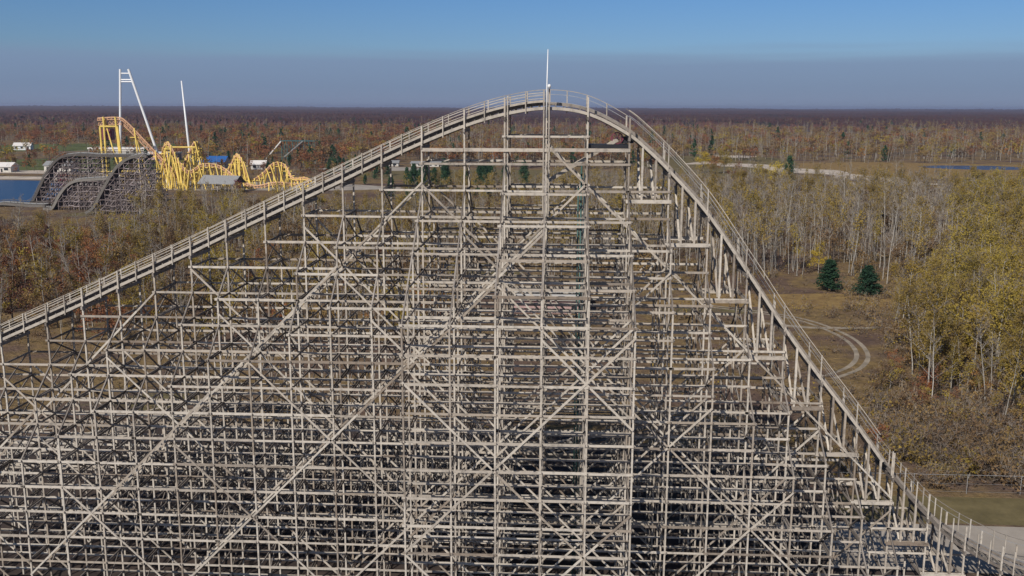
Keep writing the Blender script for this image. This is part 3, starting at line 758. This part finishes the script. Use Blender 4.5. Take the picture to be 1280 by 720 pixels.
def mixfar(x,y):
    f=x/y; 
    if f<-.12: wts=[1.5,.6,5,3,.7,.9]
    else: wts=[4,1.2,2.2,3,.35,.8]
    if y<900 and f>.1: wts=[7,1.5,.8,2.6,.15,1]
    return random.choices(['bare_aspen','ochre_aspen','rust_oak','brown_oak','evergreen_tree','golden_willow'],wts)[0]
def okF(x,y):
    f=x/y
    if f<-.12: 
        if y<560: return False
        if -.60<f<-.28 and y<700: return random.random()<.10
        if -.62<f<-.38 and y<900: return random.random()<.22
        if ((x+480)/120)**2+((y-900)/110)**2<1: return random.random()<.2
        if -150<x<40 and y<680: return False
    elif f>.10:
        if y<720: return False
    else:
        if y<620: return False
    return abs(f)<.72
for x,y in scat(8500,lambda:(lambda y:(y*U(-.7,.7),y))(560+ (random.random()**1.3)*1500),okF): items.append((mixfar(x,y),x,y,U(.85,1.45)))
wood('far_woodland',items,.10,'distant autumn woodland of red, brown and grey trees','woodland')
items=[]
for x,y in scat(260,lambda:(lambda y:(y*U(-.64,-.18),y))(U(480,700)),lambda x,y:not((x+345)**2/125**2+(y-440)**2/75**2<1)): items.append((random.choice(['rust_oak','evergreen_tree','brown_oak','bare_aspen','golden_willow']),x,y,U(.4,.8)))
for x,y in scat(150,lambda:(U(100,420),U(480,720)),lambda x,y:((x-275)/55)**2+((y-660)/55)**2>1 and .1<x/y<.66): items.append((random.choice(['brown_shrub','ochre_shrub','ochre_aspen','bare_aspen']),x,y,U(.5,1)))
wood('scattered_trees',items,.3,'loose mixed trees dotted round the park and the pond','trees')

# canopy to the horizon
nr,na=230,1000; rr_=1700*(15500/1700)**(np.arange(nr)/(nr-1)); aa=np.linspace(-.62,.62,na)
RR,AA=np.meshgrid(rr_,aa,indexing='ij'); X=RR*np.sin(AA); Y=RR*np.cos(AA)
Z=9+rng.random((nr,na))**2*7+3*np.sin(X/140)*np.sin(Y/210)+ 16*np.clip((RR-5000)/9000,0,1)+5*np.sin(X/900+1)*np.clip((RR-4000)/6000,0,1)+(6*np.sin(X/330+.3)*np.sin(X/171)+9*(rng.random((1,na))**6))*np.clip((RR-9000)/5000,0,1)
Z[0]=0
idx=np.arange(nr*na).reshape(nr,na); q=np.stack([idx[:-1,:-1],idx[:-1,1:],idx[1:,1:],idx[1:,:-1]],-1).reshape(-1,4)
T_=np.concatenate([q[:,[0,1,2]],q[:,[0,2,3]]]); me=tri_mesh('distant_forest',np.stack([X,Y,Z],-1).reshape(-1,3),T_,[M['canopy']])
o=bpy.data.objects.new('distant_forest',me); col.objects.link(o); tag(o,'dark purple-brown forest canopy running to the horizon','forest',None,'stuff')

# ================================================================== WIRE FENCE (lower right)
fe=empty('wire_fence',(0,0,0)); tag(fe,'thin wire fence with slender posts along the grass at lower right','fence')
fx=[26+5.4*i for i in range(11)]
for x in fx: MB().tube([(x,95.6,0),(x,95.6,2.1)],.03,6).build('fence_post',M['galv'],fe)
for z in(.25,1.1,2.05): MB().tube([(26,95.55,z),(80,95.55,z)],.008 if z<2 else .02,4).build('fence_wire',M['galv'],fe)

# ================================================================== THE PARK ON THE LEFT
def house(name,label,cat,x,y,w,d,h,rh,wall,roof,rz=0,gable=True,win=0,overh=.6):
    o=empty(name,(x,y,0),rz); tag(o,label,cat)
    wl=MB().box((0,0,h/2),(w,d,h))
    if gable:
        for s in(-1,1): wl.raw([(s*w/2,-d/2,h),(s*w/2,d/2,h),(s*w/2,0,h+rh)],[(0,1,2) if s>0 else (0,2,1)])
    wl.build('wall',wall,o)
    W,D=w/2+overh,d/2+overh; e=-rh*overh/(d/2)
    if gable:
        MB().raw([(-W,-D,h+e),(W,-D,h+e),(W,0,h+rh+.05),(-W,0,h+rh+.05),(W,D,h+e),(-W,D,h+e),(-W,-D,h+e-.25),(W,-D,h+e-.25),(W,D,h+e-.25),(-W,D,h+e-.25)],
          [(0,1,2,3),(3,2,4,5),(6,7,1,0),(8,9,5,4)]).build('roof',roof,o)
    else: MB().box((0,0,h+rh/2),(2*W,2*D,rh)).build('roof',roof,o)
    for i in range(win):
        xx=-w/2+(i+.5)*w/win
        MB().box((xx,-d/2-.03,h*.5),(w/win*.45,.1,h*.4)).build('window',M['window'],o)
    MB().box((w*.36,-d/2-.04,1.05),(1.0,.12,2.1)).build('door',M['dark'],o)
    return o
# pavilion (open sided shelter)
pv=empty('pavilion',(-157,440,0),R(-12)); tag(pv,'open shelter with a grey gable roof in front of the yellow coaster','pavilion')
for sx in(-8,0,8):
    for sy in(-4,4): MB().box((sx,sy,2.1),(.35,.35,4.2)).build('post',M['wood'],pv)
MB().raw([(-9.5,-5.6,4),(9.5,-5.6,4),(9.5,0,7.4),(-9.5,0,7.4),(9.5,5.6,4),(-9.5,5.6,4),(-9.5,-5.6,3.7),(9.5,-5.6,3.7),(9.5,5.6,3.7),(-9.5,5.6,3.7)],[(0,1,2,3),(3,2,4,5),(6,7,1,0),(8,9,5,4)]).build('roof',M['roofgrey'],pv)
for s in(-1,1): MB().raw([(s*8.6,-5,4.1),(s*8.6,5,4.1),(s*8.6,0,7.2),(s*8.5,-5,4.1),(s*8.5,5,4.1),(s*8.5,0,7.2)],[(0,1,2),(5,4,3),(0,3,4,1),(1,4,5,2),(2,5,3,0)]).build('gable',M['darkwood'],pv)
house('blue_roof_building','park building with a bright blue roof behind the yellow coaster','building',-222,610,17,12,4.5,3,M['cream'],M['blue'],0,True,4)
house('long_building','long low building with a white roof left of the swing tower','building',-352,760,46,16,5,1.2,M['cream'],M['whiteroof'],0,False,8)
house('long_building','second long white roof, right behind the yellow lift tower','building',-295,700,26,14,4.5,1.0,M['pinkwall'],M['whiteroof'],0,False,5)
house('shed','small white gabled shed among dark trees at the left edge','building',-478,840,14,10,4,2.4,M['white'],M['whiteroof'],R(15),True,3)
house('shed','white fronted low building at the far left edge','building',-520,850,22,10,4,2,M['white'],M['roofgrey'],0,True,3)
house('bath_house','low cream bath house behind the lake beach','building',-345,560,40,9,3.6,2,M['cream'],M['whiteroof'],0,True,7)
house('bath_house','cream hut right of the low bath house','building',-300,566,16,9,4.2,2,M['cream'],M['roofgrey'],0,True,3)
house('maintenance_shed','low flat pale roofed shed seen through the coaster frame','building',-2.2,187,14.5,12,2.6,.3,M['pinkwall'],M['concrete'],R(-1),False,0)
house('park_stall','small pale roofed stall between the blue roof and the slide','building',-190,600,9,7,3.5,2,M['cream'],M['whiteroof'],R(10),True,2)
house('park_stall','white roofed stall right of the water slide','building',-118,640,20,8,2.6,1.2,M['cream'],M['roofgrey'],R(5),True,4)
house('park_stall','long pale wall building behind the crimson tree','building',-88,640,22,8,2.4,1.0,M['cream'],M['roofgrey'],0,True,6)
# water slide
ws=empty('water_slide',(-197,700,0)); tag(ws,'water slide tower with dark green frame and a pale chute','water slide')
for sx in range(-6,19,4):
    for sy in(-4,4): MB().box((sx,sy,7 if sx<17 else 6.5),(.45,.45,14 if sx<17 else 13)).build('column',M['slidegreen'],ws)
MB().box((6,0,14.2),(26,9.5,.5)).build('deck',M['slidegreen'],ws)
mb=MB()
for sx in range(-6,16,4):
    for z0 in(1,7): mb.beam((sx,-4.3,z0),(sx+4,-4.3,z0+6),.25,.25).beam((sx+4,-4.35,z0),(sx,-4.35,z0+6),.25,.25)
mb.build('bracing',M['slidegreen'],ws)
MB().beam((-6,-5,14),(-17,-6,1.5),2.6,.7,up=(0,0,1)).build('chute',M['whiteroof'],ws)
MB().beam((10,-5,14.3),(-3,-9,3),1.8,.6,up=(0,0,1)).build('chute',M['roofgrey'],ws)
# giant swing: A-frame tower and separate white mast
sw=empty('giant_swing_tower',(-213.4,470,0)); tag(sw,'tall white A-frame swing tower rising above the yellow coaster','swing tower')
MB().tube([(-6,0,0),(-2.0,0,56.5)],.55,10).build('leg',M['white'],sw); MB().tube([(18.5,0,0),(2.1,0,56.5)],.6,10).build('leg',M['white'],sw)
for z in(54.5,51.5,50.5):
    t=z/56.5; MB().tube([(-6+4*t,0,z),(18.5-16.4*t,0,z)],.28,8).build('crossbar',M['white'],sw)
sm=tag(MB().tube([(0,0,0),(-1.5,0,25),(-3.0,0,51)],[.7,.55,.3],10).build('white_mast',M['white'],None,True),'single white launch mast standing right of the A-frame tower','mast'); sm.location=(-182.3,470,0)

# yellow inverted coaster
yc=empty('yellow_coaster',(0,0,0)); tag(yc,'yellow steel roller coaster with salmon track rising above the park','roller coaster')
def at(px,py,Y):
    d=Mx.to_3x3()@Vector(((px-640)/1200,-(py-360)/1200,-1)); t=Y/d.y; return Vector((d.x*t,Y,H+d.z*t))
pathp=[(122,148,452),(148,147,452),(160,154,452),(185,180,452),(210,206,452),(222,214,454),(232,200,462),(243,178,468),(252,186,474),(262,214,478),(276,222,470),(288,206,462),(296,193,458),(304,203,456),(313,224,456),(328,217,462),(342,204,468),(356,206,470),(366,222,466),(380,222,458),(388,226,450),(372,230,446),(345,228,444),(318,232,446),(296,222,450),(276,208,452),(254,205,450),(236,214,446),(222,199,446),(210,178,448),(203,192,456),(214,218,462),(240,222,464)]
pp=[at(*p) for p in pathp]
sp=[Vector(v) for v in smooth([tuple(p) for p in pp],6)]
for dz,rr2 in((0,.38),): MB().tube(sp,rr2,6).build('spine',M['salmon'],yc)
MB().tube([p+Vector((0,-.6,-1.0)) for p in sp],.2,5).build('rail',M['salmon'],yc); MB().tube([p+Vector((0,.6,-1.0)) for p in sp],.2,5).build('rail',M['salmon'],yc)
mb=MB()
for i in range(0,len(sp)-1,1): mb.beam(sp[i],sp[i]+Vector((0,-.6,-1.0)),.18,.18).beam(sp[i],sp[i]+Vector((0,.6,-1.0)),.18,.18)
mb.build('track_ties',M['salmon'],yc)
mb=MB()
for i in range(0,36,1): # trussed lift slope
    mb.beam(sp[i]+Vector((0,0,-.2)),sp[i+1]+Vector((0,0,-3.2)),.2,.2).beam(sp[i]+Vector((0,0,-3.2)),sp[i+1]+Vector((0,0,-.2)),.2,.2)
    mb.beam(sp[i]+Vector((0,0,-3.2)),sp[i+1]+Vector((0,0,-3.2)),.32,.32)
mb.build('lift_truss',M['salmon'],yc)
rs=random.Random(5)
for i in [2,14,20,26]+list(range(30,len(sp)-1,2)):
    p=sp[i]
    if p.z<3: continue
    sd=2+p.z*.14
    for s in(-1,1):
        fx_=rs.uniform(-.26,.26)*p.z
        MB().tube([(p.x+s*.3,p.y-s*.2,p.z+.4),(p.x+s*sd*rs.uniform(.4,.9)+fx_,p.y-s*sd,0)],.33 if p.z>14 else .27,7).build('support',M['yellow'],yc)
    if rs.random()<.7: MB().tube([(p.x-2.2,p.y,p.z*.86),(p.x+2.2,p.y,p.z*.86)],.22,6).build('support_tie',M['yellow'],yc)
for px in(125,129,144,147):
    a=at(px,146 if px in(129,144) else 158,451-(px-120)*.1)
    MB().tube([a,(a.x-(0 if px<140 else -1.5),a.y,0)],.48,8).build('tower_column',M['yellow'],yc)
for py in(158,215):
    a=at(125,py,450); b=at(147,py,450); MB().tube([a,b],.4,6).build('tower_tie',M['yellow'],yc)
MB().box(at(134,168,455),(6,3,5)).build('drive_housing',M['maroon'],yc)
a=at(108,0,0) if False else None
for (x0,x1,py,Y) in((140,170,214,447),(206,244,184,460)):
    MB().tube([at(x0,py,Y),at(x1,py,Y)],.4,6).build('support_tie',M['yellow'],yc)

# dark wooden coaster by the lake: three curved hills, lattice bents, dark track
def lattice(label,pts,Y0,dep,seed,xe=None):
    """pts: (x,z) of the track; a frame of posts, ledgers and braces under it"""
    r=random.Random(seed); f=interp(pts); x0,x1=pts[0][0],pts[-1][0]
    o=empty('lake_coaster',(0,0,0)); tag(o,label,'roller coaster','dark wooden coaster hills by the lake')
    n=int((x1-x0)/1.9); xs=[x0+(x1-x0)*i/n for i in range(n+1)]
    for x in xs:
        z=f(x)
        if z<2: continue
        mb=MB()
        for yy in(-dep/2,-dep/6,dep/6,dep/2): mb.box((x,Y0+yy,z/2-.15),(.17,.17,z-.3))
        zz=1.5
        while zz<z-.5: mb.beam((x+.2,Y0-dep/2,zz),(x+.2,Y0+dep/2,zz),.12,.25); mb.beam((x-.2,Y0-dep/2,zz),(x-.2,Y0+dep/2,min(zz+2.3,z)),.12,.25,up=(1,0,0)); zz+=1.9
        mb.build('bent',M['lakewood'],o)
    mb=MB()
    for yy in(-dep/2,-dep/6,dep/6,dep/2):
        for i in range(n):
            zt=min(f(xs[i]),f(xs[i+1])); zz=1.5+r.uniform(-.2,.2)
            while zz<zt-.3:
                mb.beam((xs[i]-.1,Y0+yy-.2,zz),(xs[i+1]+.1,Y0+yy-.2,zz+r.uniform(-.1,.1)),.1,.19)
                if r.random()<.45: mb.beam((xs[i],Y0+yy-.35,zz),(xs[i+1],Y0+yy-.35,zz+1.9),.08,.15)
                zz+=1.9
    mb.build('ledger_frame',M['lakewood'],o)
    P_=[(x,f(x)) for x in np.arange(x0,(xe or x1)+.1,.8)]
    hw=dep/2+.25
    for sg in(-1,1): MB().sweep(P_,Y0+sg*hw,.22,-.1,.95).build('side_stringer',M['darkwood'],o)
    MB().sweep(P_,Y0,dep,.3,.25).build('track_deck',M['darkwood'],o)
    for sg in(-1,1): MB().sweep(P_,Y0+sg*.6,.2,.6,.3).build('rail',M['roofgrey'],o); MB().sweep(P_,Y0+sg*hw,.12,1.3,.14).build('handrail',M['darkwood'],o)
    k=0
    for x in np.arange(x0,(xe or x1),2.6):
        MB().box((x,Y0-hw,f(x)+.6),(.13,.13,1.4)).build('handrail_post',M['darkwood'],o); k+=1
M['lakewood']=mat_wood('brown_wood',[(0,(.11,.085,.085)),(.4,(.20,.16,.155)),(.8,(.30,.25,.24)),(1,(.52,.44,.43))],dark=.6)
def lat(label,px,Y0,dep,seed,pe=None):
    pts=[]
    for a,b in px:
        p=at(a,b,Y0); pts.append((p.x,max(p.z,.6)))
    lattice(label,pts,Y0,dep,seed,at(pe,200,Y0).x if pe else None)
lat('far hump of the dark wooden coaster, widest one, beside the lake',[(40,262),(46,250),(54,234),(63,216),(72,203),(81,196),(95,193),(112,193),(122,194),(132,194)],372,6,1,176)
lat('low arched hump of the dark wooden coaster in front of the wide one',[(60,275),(69,260),(78,244),(87,232),(97,226),(110,224),(130,223),(150,223),(165,230)],356,5,2,150)
lat('right hump of the dark wooden coaster with a steep curved track',[(112,276),(121,258),(130,241),(139,225),(149,209),(158,201),(168,196),(184,194),(190,199),(198,213),(206,236),(214,262)],342,5,3,188)
lat('low run of dark coaster track along the lake shore at the left edge',[(-14,262),(-6,256),(5,254),(24,255),(40,258),(60,262)],366,4,4)

# haze
hz=MB().box((0,8000,29.5),(30000,32000,62)).build('haze',M['ground']); hz.data.materials.clear()
m,nt,N,L=newmat('haze_air'); out=N.new('ShaderNodeOutputMaterial'); pv_=N.new('ShaderNodeVolumePrincipled'); pv_.inputs['Color'].default_value=(.72,.78,1,1); pv_.inputs['Density'].default_value=.00007; pv_.inputs['Anisotropy'].default_value=.3
L.new(pv_.outputs[0],out.inputs['Volume']); hz.data.materials.append(m); tag(hz,'thin autumn haze in the air','haze',None,'stuff')
